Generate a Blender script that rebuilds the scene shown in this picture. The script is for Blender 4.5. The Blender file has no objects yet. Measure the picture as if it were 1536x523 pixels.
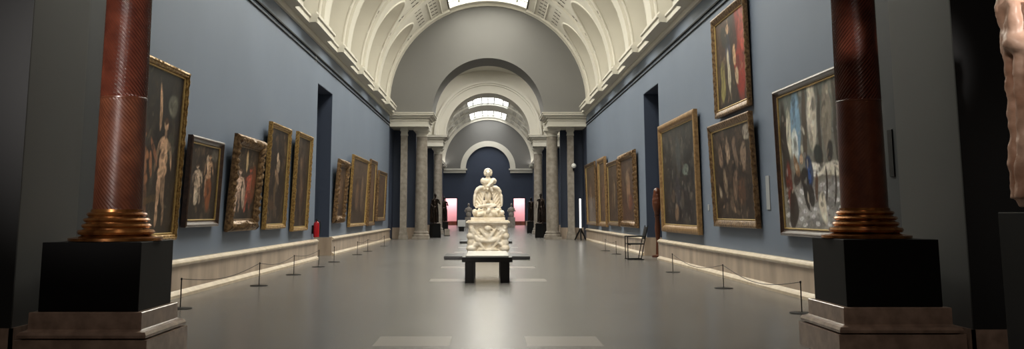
import bpy, math, random
import numpy as np
from mathutils import Vector, Matrix, noise
C = bpy.context.scene.collection
R = math.radians
PI = math.pi

# ------------------------------------------------------------------ colours and materials
def lin(c):
    return tuple(((v/255)/12.92 if v/255 <= .04045 else ((v/255+.055)/1.055)**2.4) for v in c)
def mat(name, col, rough=.5, metal=0., spec=.5, bump=0., bscale=20., var=0., vscale=3., col2=None, stretch=(1,1,1), coat=0., emit=None, estr=0.):
    m = bpy.data.materials.new(name); m.use_nodes = True
    nt = m.node_tree; b = nt.nodes['Principled BSDF']
    b.inputs['Roughness'].default_value = rough; b.inputs['Metallic'].default_value = metal
    b.inputs['Specular IOR Level'].default_value = spec; b.inputs['Coat Weight'].default_value = coat
    c = lin(col); c2 = lin(col2) if col2 else tuple(v*(1-var) for v in c)
    tc = nt.nodes.new('ShaderNodeTexCoord'); mp = nt.nodes.new('ShaderNodeMapping'); mp.inputs['Scale'].default_value = stretch
    nt.links.new(tc.outputs['Object'], mp.inputs['Vector'])
    n = nt.nodes.new('ShaderNodeTexNoise'); n.inputs['Scale'].default_value = vscale; n.inputs['Detail'].default_value = 6
    nt.links.new(mp.outputs['Vector'], n.inputs['Vector'])
    r = nt.nodes.new('ShaderNodeValToRGB'); r.color_ramp.elements[0].position = .35; r.color_ramp.elements[1].position = .68
    r.color_ramp.elements[0].color = (*c2, 1); r.color_ramp.elements[1].color = (*c, 1)
    nt.links.new(n.outputs['Fac'], r.inputs['Fac']); nt.links.new(r.outputs['Color'], b.inputs['Base Color'])
    if bump:
        n2 = nt.nodes.new('ShaderNodeTexNoise'); n2.inputs['Scale'].default_value = bscale; n2.inputs['Detail'].default_value = 4
        bp = nt.nodes.new('ShaderNodeBump'); bp.inputs['Strength'].default_value = bump; bp.inputs['Distance'].default_value = .02
        nt.links.new(mp.outputs['Vector'], n2.inputs['Vector'])
        nt.links.new(n2.outputs['Fac'], bp.inputs['Height']); nt.links.new(bp.outputs['Normal'], b.inputs['Normal'])
    if emit:
        b.inputs['Emission Color'].default_value = (*lin(emit), 1); b.inputs['Emission Strength'].default_value = estr
    return m
M = dict(
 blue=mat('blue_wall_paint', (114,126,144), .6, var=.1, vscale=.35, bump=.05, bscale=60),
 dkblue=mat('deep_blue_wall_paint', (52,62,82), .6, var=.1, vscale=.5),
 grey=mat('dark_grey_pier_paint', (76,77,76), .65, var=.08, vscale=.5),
 dgrey=mat('shaded_pier_paint', (27,28,29), .65, var=.08, vscale=.5),  # grey pier paint darkened: front-face shade is in the colour
 passage=mat('shaded_passage_paint', (44,48,52), .65, var=.08, vscale=.5),  # darker than the piers: the passage's shade is put into the colour
 plaster=mat('cream_plaster', (206,202,190), .7, var=.06, vscale=.8, bump=.03, bscale=30),
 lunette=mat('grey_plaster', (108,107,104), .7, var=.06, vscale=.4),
 stone=mat('beige_veined_marble', (200,180,160), .38, col2=(158,140,122), vscale=2.2, stretch=(1,.9,.25), coat=.2),
 ledge=mat('lit_marble_moulding', (214,198,172), .35, col2=(190,172,146), vscale=4, coat=.2),  # paler than the dado stone: light on the mouldings is in the colour
 pedstone=mat('brown_grey_marble', (166,142,126), .34, col2=(132,112,99), vscale=9, coat=.3),
 colstone=mat('grey_column_granite', (158,150,139), .45, col2=(130,122,112), vscale=5),
 redmarble=mat('red_brown_marble', (108,56,40), .27, col2=(78,38,28), vscale=5, coat=.4),
 redmarble2=mat('brown_marble_lower_drum', (108,62,42), .32, col2=(84,46,32), vscale=7, coat=.15),
 bronze=mat('polished_brown_bronze', (190,132,74), .26, metal=.7, col2=(118,72,38), vscale=6),
 black=mat('matt_black_paint', (11,11,12), .6, spec=.2, var=.1),
 blackwood=mat('black_stained_wood', (17,15,14), .4, var=.3, vscale=5),
 benchtop=mat('pale_bench_top', (196,194,184), .25, var=.08, vscale=6),
 marble=mat('aged_white_marble', (238,230,214), .45, col2=(212,198,172), vscale=6, bump=.35, bscale=14),
 pinkmarble=mat('pink_veined_marble', (222,188,166), .4, col2=(172,130,106), vscale=2.6, bump=.4, bscale=9),
 darkbronze=mat('dark_patinated_bronze', (52,40,32), .3, metal=.7, col2=(30,24,20), vscale=8),
 gold=mat('gilded_frame', (200,164,100), .36, metal=.6, col2=(126,96,56), vscale=24),
 oldgold=mat('dull_gilded_frame', (150,120,84), .4, metal=.5, col2=(84,62,42), vscale=18),
 palegold=mat('worn_wood_gilt_frame', (170,136,92), .45, metal=.3, col2=(128,98,64), vscale=12),
 brownframe=mat('dark_brown_frame', (74,52,38), .35, col2=(50,34,26), vscale=14, coat=.3),
 liner=mat('bright_gilt_liner', (226,196,130), .3, metal=.7, var=.2, vscale=20),
 backing=mat('painting_backing', (28,24,22), .8),
 steel=mat('black_steel', (20,19,19), .35, metal=.5),
 rope=mat('grey_elastic_cord', (70,64,60), .7),
 red=mat('red_enamel', (170,22,30), .25, coat=.5),
 hose=mat('black_rubber', (14,14,14), .6),
 card=mat('grey_label_card', (160,163,166), .6),
 white=mat('white_plastic', (232,232,228), .4),
 whitelit=mat('lit_tube', (250,250,246), .4, emit=(255,252,244), estr=1.6),
 wood=mat('brown_varnished_wood', (104,58,36), .35, col2=(70,38,24), vscale=5, stretch=(1,1,.2)),
 pink=mat('pink_painted_wall', (236,186,190), .6, var=.03),
 vent=mat('vent_shadow_hole', (70,64,56), .8),
 mullion=mat('grey_skylight_bars', (120,120,110), .5),
 glassframe=mat('skylight_frame', (176,176,168), .5),
)
# skylight glass: lit by daylight above
def glass_mat(name, s, col):
    m = bpy.data.materials.new(name); m.use_nodes = True; nt = m.node_tree; b = nt.nodes['Principled BSDF']
    b.inputs['Base Color'].default_value = (.8,.8,.78,1); b.inputs['Roughness'].default_value = .3
    b.inputs['Emission Color'].default_value = (*lin(col),1); b.inputs['Emission Strength'].default_value = s
    return m
M['sky1'] = glass_mat('daylit_frosted_glass', 9.0, (255,251,238))
M['sky2'] = glass_mat('daylit_frosted_glass_far', 6.0, (252,252,250))

M['midfill'] = glass_mat('middle_fill_glow', 24.0, (255,252,244))  # added glow for an unseen panel brightening the middle arch wall
def floor_mat():
    m = bpy.data.materials.new('polished_grey_stone_floor'); m.use_nodes = True; nt = m.node_tree; b = nt.nodes['Principled BSDF']
    N = nt.nodes.new; L = nt.links.new
    g = N('ShaderNodeNewGeometry'); sp = N('ShaderNodeSeparateXYZ'); L(g.outputs['Position'], sp.inputs[0])
    def m_(op, a, b_=None, c_=None):
        n = N('ShaderNodeMath'); n.operation = op
        for i, v in enumerate((a, b_, c_)):
            if v is None: continue
            if isinstance(v, (int, float)): n.inputs[i].default_value = v
            else: L(v, n.inputs[i])
        return n.outputs[0]
    S = .8
    u = m_('DIVIDE', m_('ADD', sp.outputs['X'], .4), S); v = m_('DIVIDE', m_('ADD', sp.outputs['Y'], -10.3), S)
    fu, fv = m_('FLOOR', u), m_('FLOOR', v)
    cb = N('ShaderNodeCombineXYZ'); L(fu, cb.inputs[0]); L(fv, cb.inputs[1])
    wn = N('ShaderNodeTexWhiteNoise'); wn.noise_dimensions = '2D'; L(cb.outputs[0], wn.inputs['Vector'])
    # pale inlaid tiles: one column to each side of the centre, every sixth row
    au = m_('ABSOLUTE', fu)
    is1 = m_('MULTIPLY', m_('COMPARE', au, 1.0, .1), m_('SUBTRACT', 1.0, m_('COMPARE', fv, 6.0, .1)))
    md = m_('MODULO', m_('ADD', fv, 60.0), 6.0)
    inlay = m_('MULTIPLY', is1, m_('COMPARE', md, 0.0, .1))
    # joints
    def edge(w):
        fr = m_('FRACT', w); return m_('LESS_THAN', m_('MINIMUM', fr, m_('SUBTRACT', 1.0, fr)), .008)
    joint = m_('MAXIMUM', edge(u), edge(v))
    no = N('ShaderNodeTexNoise'); no.inputs['Scale'].default_value = 3; no.inputs['Detail'].default_value = 8; L(g.outputs['Position'], no.inputs['Vector'])
    val = m_('ADD', m_('MULTIPLY', wn.outputs['Value'], .08), m_('MULTIPLY', no.outputs['Fac'], .45))
    ramp = N('ShaderNodeValToRGB'); L(val, ramp.inputs['Fac'])
    ramp.color_ramp.elements[0].color = (*lin((98,95,92)),1); ramp.color_ramp.elements[0].position = .1
    ramp.color_ramp.elements[1].color = (*lin((126,123,119)),1); ramp.color_ramp.elements[1].position = .6
    mx = N('ShaderNodeMixRGB'); L(inlay, mx.inputs['Fac']); L(ramp.outputs['Color'], mx.inputs[1]); mx.inputs[2].default_value = (*lin((150,145,139)),1)
    mj = N('ShaderNodeMixRGB'); L(m_('MULTIPLY', joint, .3), mj.inputs['Fac']); L(mx.outputs['Color'], mj.inputs[1]); mj.inputs[2].default_value = (*lin((60,57,54)),1)
    L(mj.outputs['Color'], b.inputs['Base Color'])
    rr = m_('ADD', m_('MULTIPLY', wn.outputs['Value'], .012), .25)
    L(rr, b.inputs['Roughness']); b.inputs['Specular IOR Level'].default_value = .6
    return m
M['floor'] = floor_mat()
def canvas_mat():
    m = bpy.data.materials.new('varnished_oil_paint'); m.use_nodes = True; nt = m.node_tree; b = nt.nodes['Principled BSDF']
    a = nt.nodes.new('ShaderNodeAttribute'); a.attribute_name = 'paint'
    n = nt.nodes.new('ShaderNodeTexNoise'); n.inputs['Scale'].default_value = 30
    mx = nt.nodes.new('ShaderNodeMixRGB'); mx.blend_type = 'MULTIPLY'; mx.inputs['Fac'].default_value = .15
    nt.links.new(a.outputs['Color'], mx.inputs[1]); nt.links.new(n.outputs['Color'], mx.inputs[2])
    nt.links.new(mx.outputs['Color'], b.inputs['Base Color']); b.inputs['Roughness'].default_value = .38; b.inputs['Specular IOR Level'].default_value = .22
    return m
M['canvas'] = canvas_mat()

# ------------------------------------------------------------------ mesh helpers
class MB:
    def __init__(s): s.v = []; s.f = []
    def add(s, vs, fs):
        o = len(s.v); s.v += [tuple(p) for p in vs]; s.f += [tuple(i+o for i in f) for f in fs]; return s
    def box(s, x0, x1, y0, y1, z0, z1):
        return s.add([(x0,y0,z0),(x1,y0,z0),(x1,y1,z0),(x0,y1,z0),(x0,y0,z1),(x1,y0,z1),(x1,y1,z1),(x0,y1,z1)],
                     [(0,3,2,1),(4,5,6,7),(0,1,5,4),(1,2,6,5),(2,3,7,6),(3,0,4,7)])
    def quad(s, a, b, c, d): return s.add([a,b,c,d], [(0,1,2,3)])
    def grid(s, P):               # P: rows of points
        n, k = len(P), len(P[0])
        return s.add([p for r in P for p in r], [(i*k+j, i*k+j+1, (i+1)*k+j+1, (i+1)*k+j) for i in range(n-1) for j in range(k-1)])
    def lathe(s, prof, n=32, c=(0,0), caps=True, sx=1., sy=1.):
        P = [[(c[0]+r*sx*math.cos(2*PI*j/n), c[1]+r*sy*math.sin(2*PI*j/n), z) for j in range(n)] for r, z in prof]
        o = len(s.v); s.v += [p for r in P for p in r]
        for i in range(len(P)-1):
            for j in range(n):
                k = (j+1) % n; s.f.append((o+i*n+j, o+i*n+k, o+(i+1)*n+k, o+(i+1)*n+j))
        if caps:
            s.f.append(tuple(o+j for j in reversed(range(n)))); q = o+(len(P)-1)*n; s.f.append(tuple(q+j for j in range(n)))
        return s
    def tube(s, pts, r, n=8):
        pts = [Vector(p) for p in pts]; rs = r if isinstance(r, (list, tuple)) else [r]*len(pts)
        o = len(s.v); up = Vector((0,0,1))
        for i, p in enumerate(pts):
            d = (pts[min(i+1, len(pts)-1)]-pts[max(i-1, 0)]).normalized()
            a = d.cross(up if abs(d.z) < .95 else Vector((0,1,0))).normalized(); b = d.cross(a)
            for j in range(n):
                t = 2*PI*j/n; s.v.append(tuple(p+(a*math.cos(t)+b*math.sin(t))*rs[i]))
        for i in range(len(pts)-1):
            for j in range(n):
                k = (j+1) % n; s.f.append((o+i*n+j, o+(i+1)*n+j, o+(i+1)*n+k, o+i*n+k))
        s.f.append(tuple(o+j for j in range(n))); q = o+(len(pts)-1)*n; s.f.append(tuple(q+j for j in reversed(range(n))))
        return s
    def ell(s, c, r, rot=(0,0,0), n=14, m=9):
        from mathutils import Euler
        E_ = Euler(rot).to_matrix(); c = Vector(c); o = len(s.v)
        s.v.append(tuple(c+E_@Vector((0,0,-r[2]))))
        for i in range(1, m):
            a = -PI/2+PI*i/m
            for j in range(n):
                t = 2*PI*j/n; s.v.append(tuple(c+E_@Vector((r[0]*math.cos(a)*math.cos(t), r[1]*math.cos(a)*math.sin(t), r[2]*math.sin(a)))))
        s.v.append(tuple(c+E_@Vector((0,0,r[2])))); top = len(s.v)-1
        for j in range(n):
            k = (j+1) % n; s.f.append((o, o+1+k, o+1+j)); s.f.append((top, top-n+j, top-n+k))
        for i in range(m-2):
            for j in range(n):
                k = (j+1) % n; a = o+1+i*n; s.f.append((a+j, a+k, a+n+k, a+n+j))
        return s
    def prism(s, poly, axis, a0, a1):     # polygon in the two other axes, extruded along axis
        def P(p, a): return (a, p[0], p[1]) if axis == 0 else ((p[0], a, p[1]) if axis == 1 else (p[0], p[1], a))
        n = len(poly)
        return s.add([P(p, a0) for p in poly]+[P(p, a1) for p in poly], [tuple(range(n)), tuple(reversed(range(n, 2*n)))]+[(i, (i+1) % n+0, (i+1) % n+n, i+n) for i in range(n)])
    def build(s, name, m, parent=None, smooth=None, kind=None, bevel=0., fix=True):
        me = bpy.data.meshes.new(name); me.from_pydata(s.v, [], s.f); me.materials.append(M[m] if isinstance(m, str) else m)
        if fix:
            import bmesh
            b = bmesh.new(); b.from_mesh(me); bmesh.ops.recalc_face_normals(b, faces=b.faces); b.to_mesh(me); b.free()
        if smooth is not None:
            me.polygons.foreach_set('use_smooth', [True]*len(me.polygons)); me.set_sharp_from_angle(angle=R(smooth))
        o = bpy.data.objects.new(name, me); C.objects.link(o)
        if parent: o.parent = parent
        if kind: o['kind'] = kind
        if bevel:
            bv = o.modifiers.new('bevel', 'BEVEL'); bv.width = bevel; bv.segments = 2; bv.limit_method = 'ANGLE'
        return o
def struct(name, mb, m, **k): return mb.build(name, m, kind='structure', **k)
def tag(o, label, cat, group=None):
    o['label'] = label; o['category'] = cat
    if group: o['group'] = group
    return o
def thing(name, label, cat, loc=(0,0,0), rz=0., group=None, tilt=0.):
    o = bpy.data.objects.new(name, None); C.objects.link(o); o.location = loc; o.rotation_euler = (tilt, 0, rz); o.empty_display_size = .2
    return tag(o, label, cat, group)
def dup(root, loc=None, rz=None, label=None):
    r = root.copy(); C.objects.link(r)
    if loc is not None: r.location = loc
    if rz is not None: r.rotation_euler = (r.rotation_euler[0], 0, rz)
    if label: r['label'] = label
    for ch in list(root.children):
        c = ch.copy(); C.objects.link(c); c.parent = r
        for g in ch.children:
            d = g.copy(); C.objects.link(d); d.parent = c
    return r
def carve(mb, name, m, parent=None, voxel=.02, smooth_it=2, disp=0., dscale=8.):
    """fuse overlapping solids into one continuous carved surface"""
    me = bpy.data.meshes.new(name); me.from_pydata(mb.v, [], mb.f)
    o = bpy.data.objects.new(name, me); C.objects.link(o)
    r = o.modifiers.new('r', 'REMESH'); r.mode = 'VOXEL'; r.voxel_size = voxel
    s_ = o.modifiers.new('s', 'SMOOTH'); s_.iterations = smooth_it; s_.factor = .6
    dg = bpy.context.evaluated_depsgraph_get(); me2 = bpy.data.meshes.new_from_object(o.evaluated_get(dg))
    o.modifiers.clear(); o.data = me2; bpy.data.meshes.remove(me); me2.name = name
    if disp:
        for v in me2.vertices:
            v.co += v.normal*disp*noise.fractal(v.co*dscale, 1., 2., 3)
    me2.materials.clear(); me2.materials.append(M[m]); me2.polygons.foreach_set('use_smooth', [True]*len(me2.polygons))
    if parent: o.parent = parent
    return o

# ------------------------------------------------------------------ dimensions
W = 5.18           # half width of the galleries
ZS, RV = 7.15, 5.28   # vault springing and radius
Y0, Y1 = 13.0, 50.7   # first gallery
Y2, Y3 = 53.5, 64.0   # middle hall
Y4, Y5 = 66.4, 113.0  # far gallery
ZC = 6.86
BAY = 5.05; LR = 1.72; ZL = 9.1
LUN1 = [48.0-BAY*k for k in range(7)]
LUN2 = [110.3-BAY*k for k in range(9)]
SKYX = 2.05
TS = math.acos(SKYX/RV)

# ------------------------------------------------------------------ floor and walls
struct('floor', MB().box(-9, 9, -4, 116, -.2, 0), 'floor')

D0, D1, DZ = 29.2, 32.0, 5.28
def side_wall(name, sx, ya, yb, door=None, m='blue'):
    mb = MB()
    def seg(y0, y1, z0, z1): mb.box(*sorted((sx*W, sx*(W+.4))), y0, y1, z0, z1)
    if door:
        seg(ya, D0, 0, 6.9); seg(D1, yb, 0, 6.9); seg(D0, D1, DZ, 6.9)
    else: seg(ya, yb, 0, 6.9)
    return struct(name, mb, m)
side_wall('wall_left', -1, Y0, Y1, True); side_wall('wall_right', 1, Y0, Y1, True)
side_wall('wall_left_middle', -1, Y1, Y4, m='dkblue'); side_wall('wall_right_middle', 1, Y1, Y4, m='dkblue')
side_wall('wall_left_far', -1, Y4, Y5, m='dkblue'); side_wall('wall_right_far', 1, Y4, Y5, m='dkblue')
# door passages lined in deep blue
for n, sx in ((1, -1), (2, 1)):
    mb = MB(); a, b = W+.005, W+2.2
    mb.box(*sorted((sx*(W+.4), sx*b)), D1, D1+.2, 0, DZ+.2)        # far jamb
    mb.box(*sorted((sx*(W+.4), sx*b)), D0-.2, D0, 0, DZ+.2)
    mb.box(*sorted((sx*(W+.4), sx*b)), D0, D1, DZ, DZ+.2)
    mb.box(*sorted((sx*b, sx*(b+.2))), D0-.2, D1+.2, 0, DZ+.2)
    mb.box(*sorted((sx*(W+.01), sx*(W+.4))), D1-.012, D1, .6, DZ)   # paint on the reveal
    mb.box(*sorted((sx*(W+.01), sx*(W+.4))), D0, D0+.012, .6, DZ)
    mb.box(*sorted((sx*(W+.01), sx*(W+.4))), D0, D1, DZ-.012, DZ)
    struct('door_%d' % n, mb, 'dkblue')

# stone dado with moulded top and foot
def dado(name, sx, ya, yb, H=.6, m='stone'):
    x = lambda d: sx*(W-d)
    mb = MB().box(*sorted((x(0), x(.10))), ya, yb, 0, H-.1)
    o = struct(name, mb, m)
    t = MB()
    t.prism([(x(0), H-.1), (x(.13), H-.1), (x(.15), H-.07), (x(.15), H-.05), (x(.11), H-.02), (x(.09), H), (x(0), H)], 1, ya-.0, yb)
    t.prism([(x(0), 0), (x(.17), 0), (x(.17), .05), (x(.13), .08), (x(.10), .11), (x(0), .11)], 1, ya, yb)
    t.build('moulding', 'ledge', o)
    return o
for s, sx in (('left', -1), ('right', 1)):
    dado('baseboard_%s' % s, sx, Y0, D0); dado('baseboard_%s_beyond_door' % s, sx, D1, Y1)
    dado('baseboard_%s_middle' % s, sx, Y2, Y3); dado('baseboard_%s_far' % s, sx, Y4, Y5)
    j = MB()
    for yy in ((D1-.1, D1), (D0, D0+.1)):
        j.box(*sorted((sx*W-sx*.1, sx*(W+1.2))), yy[0], yy[1], 0, .58)
    struct('baseboard_%s_door' % s, j, 'stone')

# ------------------------------------------------------------------ cornices, picture rails
def cornice(name, sx, ya, yb, luns, zoff=0.):
    mb = MB()
    def prof(p): return [(sx*(W-d), z+zoff) for d, z in ((-.05,6.44),(.07,6.44),(.07,6.49),(.10,6.52),(.10,6.58),(p-.03,6.60),(p-.03,6.57),(p,6.57),(p,6.72),(p+.04,6.74),(p+.04,6.80),(p-.06,6.86),(-.35,6.86))]
    e = ya
    for yc in sorted(luns):
        y0_, y1_ = max(ya, yc-1.5), min(yb, yc+1.5)
        if y0_ > e: mb.prism(prof(.24), 1, e, y0_)
        if y1_ > y0_: mb.prism(prof(.45), 1, y0_, y1_)
        if y1_ > y0_+1:
            c = y1_-.35; mb.prism([(sx*(W-d), z) for d, z in ((0,6.86),(.40,6.86),(.40,6.93),(.34,6.96),(0,6.96))], 1, y0_+.12, y1_-.12)
        e = y1_
    if e < yb: mb.prism(prof(.24), 1, e, yb)
    return struct(name, mb, 'plaster')
cornice('trim_1', -1, Y0, Y1, LUN1); cornice('trim_2', 1, Y0, Y1, LUN1)
cornice('trim_3', -1, Y4, Y5, LUN2); cornice('trim_4', 1, Y4, Y5, LUN2)
for n, sx in ((5, -1), (6, 1)):
    mb = MB().box(*sorted((sx*W, sx*(W-.045))), Y0, Y1, 6.03, 6.07); mb.box(*sorted((sx*W, sx*(W-.03))), Y0, Y1, 5.90, 5.925)
    struct('trim_%d' % n, mb, 'black')

# ------------------------------------------------------------------ vaults
def vault(name, ya, yb, luns, sky, glass, idx):
    ys = set([ya, yb])
    for yc in luns:
        for k in range(17):
            y = yc-LR*math.cos(PI*k/16)
            if ya <= y <= yb: ys.add(round(y, 4))
    y = ya
    while y < yb: ys.add(round(y, 3)); y += 1.0
    ys = sorted(ys)
    main = MB(); lun = MB(); back = MB(); rim = MB()
    def zl(y, yc): return ZL+math.sqrt(max(0, LR*LR-(y-yc)**2))
    def th(z): return math.asin(min(1, (z-ZS)/RV))
    def start(ym, y):
        for yc in luns:
            if abs(ym-yc) < LR: return th(zl(y, yc))
        return 0.
    NT = 16
    for sx in (-1, 1):
        for a, b in zip(ys[:-1], ys[1:]):
            ym = (a+b)/2; ta, tb = start(ym, a), start(ym, b)
            rows = []
            for yy, t0 in ((a, ta), (b, tb)):
                r_ = []
                if t0 == 0: r_.append((sx*RV, yy, ZC-.1))
                else: r_.append((sx*RV*math.cos(t0), yy, ZS+RV*math.sin(t0)))
                r_ += [(sx*RV*math.cos(t0+(TS-t0)*k/NT), yy, ZS+RV*math.sin(t0+(TS-t0)*k/NT)) for k in range(NT+1)]
                rows.append(r_)
            main.grid(rows)
        for yc in luns:
            yy = [yc-LR*math.cos(PI*k/24) for k in range(25)]
            XB = RV+.55
            rows = [[(sx*XB, y, zl(y, yc)), (sx*RV*math.cos(th(zl(y, yc))), y, zl(y, yc))] for y in yy]
            lun.grid(rows)
            for ye in (yc-LR, yc+LR):    # cheeks
                zz = [ZC-.1]+[ZS+(ZL-ZS)*k/6 for k in range(7)]
                lun.grid([[(sx*XB, ye, z), (sx*RV*math.cos(th(max(z, ZS))), ye, z)] for z in zz])
            back.add([(sx*XB, yc-LR, ZC-.1), (sx*XB, yc+LR, ZC-.1)]+[(sx*XB, y, zl(y, yc)) for y in reversed(yy)], [tuple(range(27))])
            # recessed inner arch line on the tympanum, and moulded rim along the groin
            rr = LR-.34
            pts = [(sx*(XB-.03), yc-rr, ZC)]+[(sx*(XB-.03), yc-rr*math.cos(PI*k/20), ZL+rr*math.sin(PI*k/20)) for k in range(21)]+[(sx*(XB-.03), yc+rr, ZC)]
            rim.tube(pts, .045, 6)
            g = [(sx*(RV-.01)*math.cos(th(z)), ye, z) for ye in (yc-LR,) for z in [ZS+(ZL-ZS)*k/6 for k in range(7)]]
            g += [(sx*(RV-.01)*math.cos(th(zl(y, yc))), y, zl(y, yc)) for y in yy[1:-1]]
            g += [(sx*(RV-.01)*math.cos(th(z)), yc+LR, z) for z in [ZL-(ZL-ZS)*k/6 for k in range(7)]]
            rim.tube(g, .05, 6)
        # flat transverse ribs between the lunettes and longitudinal mouldings beside the skylight
        rc = sorted([yc+BAY/2 for yc in luns]+[min(luns)-BAY/2])
        for yc in rc:
            a, b = max(ya, yc-.42), min(yb, yc+.42)
            if b-a < .2: continue
            outer = [(sx*RV*math.cos(t), ZS+RV*math.sin(t)) for t in [TS*k/24 for k in range(25)]]
            inner = [(sx*(RV-.11)*math.cos(t), ZS+(RV-.11)*math.sin(t)) for t in [TS*k/24 for k in range(25)]]
            rows = [[(p[0], a, p[1]) for p in outer], [(p[0], a, p[1]) for p in inner], [(p[0], b, p[1]) for p in inner], [(p[0], b, p[1]) for p in outer]]
            rim.grid(rows)
        for t in (R(55.5), R(62.5)):
            rim.tube([(sx*RV*math.cos(t), ya, ZS+RV*math.sin(t)), (sx*RV*math.cos(t), yb, ZS+RV*math.sin(t))], .05, 6)
    o = struct(name, main, 'plaster', smooth=30)
    lun.build('lunette_vault', 'plaster', o, smooth=30); back.build('tympanum', 'plaster', o, fix=False)
    rim.build('rib', 'plaster', o, smooth=40)
    # small square vent holes in paired rows
    vt = MB()
    def hole(sx, t, y, s=.085):
        c = Vector((sx*math.cos(t), 0, math.sin(t))); tg = Vector((-sx*math.sin(t), 0, math.cos(t))); p = Vector((0, y, ZS))+c*(RV-.012)
        dy = Vector((0, s, 0)); dt = tg*s
        vt.quad(p-dy-dt, p+dy-dt, p+dy+dt, p-dy+dt)
    for sx in (-1, 1):
        y = ya+.4
        while y < yb-.2:
            for t in (59.5, 57.2, 50.2, 48.):
                if all(abs(y-yc) > LR or R(t) > th(zl(y, yc))+.05 for yc in luns): hole(sx, R(t), y)
            y += .75
        for yc in rc:
            for t in (40, 37.6, 29, 26.6):
                for dy in (-.62, .62):
                    if ya < yc+dy < yb: hole(sx, R(t), yc+dy, .07)
    vt.build('vent', 'vent', o, fix=False)
    # skylights: raised curb, glazing bars, glass
    fr = MB(); bars = MB(); gl = MB(); plain = MB()
    arc = lambda r, y, n=14: [(r*math.cos(TS+(PI-2*TS)*k/n), y, ZS+r*math.sin(TS+(PI-2*TS)*k/n)) for k in range(n+1)]
    e = ya
    for a, b in sky:
        if a > e: plain.grid([arc(RV, e), arc(RV, a)])
        e = b
        for yy in (a, b): fr.grid([arc(RV, yy), arc(RV+.3, yy)])
        for t in (TS, PI-TS):
            c, s_ = math.cos(t), math.sin(t)
            fr.quad((RV*c, a, ZS+RV*s_), (RV*c, b, ZS+RV*s_), ((RV+.3)*c, b, ZS+(RV+.3)*s_), ((RV+.3)*c, a, ZS+(RV+.3)*s_))
            for q in (0, 1): fr.tube([((RV+.02)*c, a, ZS+(RV+.02)*s_), ((RV+.02)*c, b, ZS+(RV+.02)*s_)], .05, 6)
        gl.grid([arc(RV+.25, a), arc(RV+.25, b)])
        for k in (2, 5, 7, 9, 12):
            t = TS+(PI-2*TS)*k/14; bars.tube([((RV+.2)*math.cos(t), a, ZS+(RV+.2)*math.sin(t)), ((RV+.2)*math.cos(t), b, ZS+(RV+.2)*math.sin(t))], .05, 6)
        y = a+.9
        while y < b: bars.tube(arc(RV+.2, y), .04, 6); y += 1.0
    if e < yb: plain.grid([arc(RV, e), arc(RV, yb)])
    g = struct('window_%d' % idx, gl, glass, smooth=40, fix=False); fr.build('window_frame', 'glassframe', g, fix=False); bars.build('glazing_bar', 'mullion', g)
    if plain.f: plain.build('crown', 'plaster', o, fix=False, smooth=40)
    return o
vault('ceiling', Y0, Y1, LUN1, [(13.5, 49.9)], 'sky1', 1)
vault('ceiling_far', Y4, Y5, LUN2, [(67.5, 99.5), (105, 112.3)], 'sky2', 2)

# ------------------------------------------------------------------ cross walls with arches
def arch_wall(name, ya, yb, r, zsp, m, ztop=13.2, lower=None, half=6.2):
    """solid wall with a round-headed opening; lower: |x| where the solid below the springing begins (None: carried by columns)"""
    n = 40; mb = MB(); pts = [(-r*math.cos(PI*k/n), zsp+r*math.sin(PI*k/n)) for k in range(n+1)]
    out = [(-half, zsp)]+[(-half+2*half*k/n, ztop) for k in range(n+1)]+[(half, zsp)]
    for y in (ya, yb):
        o = len(mb.v); mb.v += [(p[0], y, p[1]) for p in pts]+[(-half+2*half*k/n, y, ztop) for k in range(n+1)]
        for k in range(n): mb.f.append((o+k, o+k+1, o+n+2+k, o+n+1+k))
        mb.add([(-half, y, zsp), (-r, y, zsp), (-half, y, ztop)], [(0, 1, 2)]); mb.add([(half, y, zsp), (r, y, zsp), (half, y, ztop)], [(0, 2, 1)])
    mb.grid([[(p[0], ya, p[1]) for p in pts], [(p[0], yb, p[1]) for p in pts]])
    for sx in (-1, 1): mb.quad((sx*r, ya, zsp), (sx*half, ya, zsp), (sx*half, yb, zsp), (sx*r, yb, zsp))
    return struct(name, mb, m, smooth=40)
def ring(mb, r0, r1, y0_, y1_, zc, n=40):
    P = []
    for r, y in ((r0, y1_), (r0, y0_), (r1, y0_), (r1, y1_)):
        P.append([(-r*math.cos(PI*k/n), y, zc+r*math.sin(PI*k/n)) for k in range(n+1)])
    mb.grid(P)
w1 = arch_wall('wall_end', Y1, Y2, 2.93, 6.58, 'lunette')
w2 = arch_wall('wall_middle_end', Y3, Y4, 2.78, 6.5, 'plaster')
t = MB()
for a, b, d in ((2.78, 2.90, .08), (3.30, 3.42, .14), (3.42, 3.56, .30), (3.56, 3.62, .18)): ring(t, a, b, Y3-d, Y3, 6.5)
ring(t, 5.16, RV+.02, Y1-.2, Y1, ZS)
struct('trim_7', t, 'plaster', smooth=40)
# entablatures over the columns
def entab(name, sx, xa, ya, yb, z0, z1):
    mb = MB(); p = .28
    mb.box(*sorted((sx*xa, sx*W)), ya+.1, yb-.1, z0, z1-.28)
    mb.box(*sorted((sx*(xa-.05), sx*W)), ya+.05, yb-.05, z0+.3, z0+.34)
    for k, (d, za, zb) in enumerate(((.1, z1-.28, z1-.2), (.2, z1-.2, z1-.14), (p, z1-.14, z1-.04), (p+.04, z1-.04, z1))):
        mb.box(*sorted((sx*(xa-d), sx*W)), ya-d+.05, yb+d-.05, za, zb)
    return struct(name, mb, 'plaster')
for s, sx in (('left', -1), ('right', 1)):
    n = 8 if sx < 0 else 9
    entab('trim_%d' % n, sx, 3.15, Y1, Y2, 5.88, 6.6); entab('trim_%d' % (n+2), sx, 2.98, Y3, Y4, 5.75, 6.5)
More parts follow.
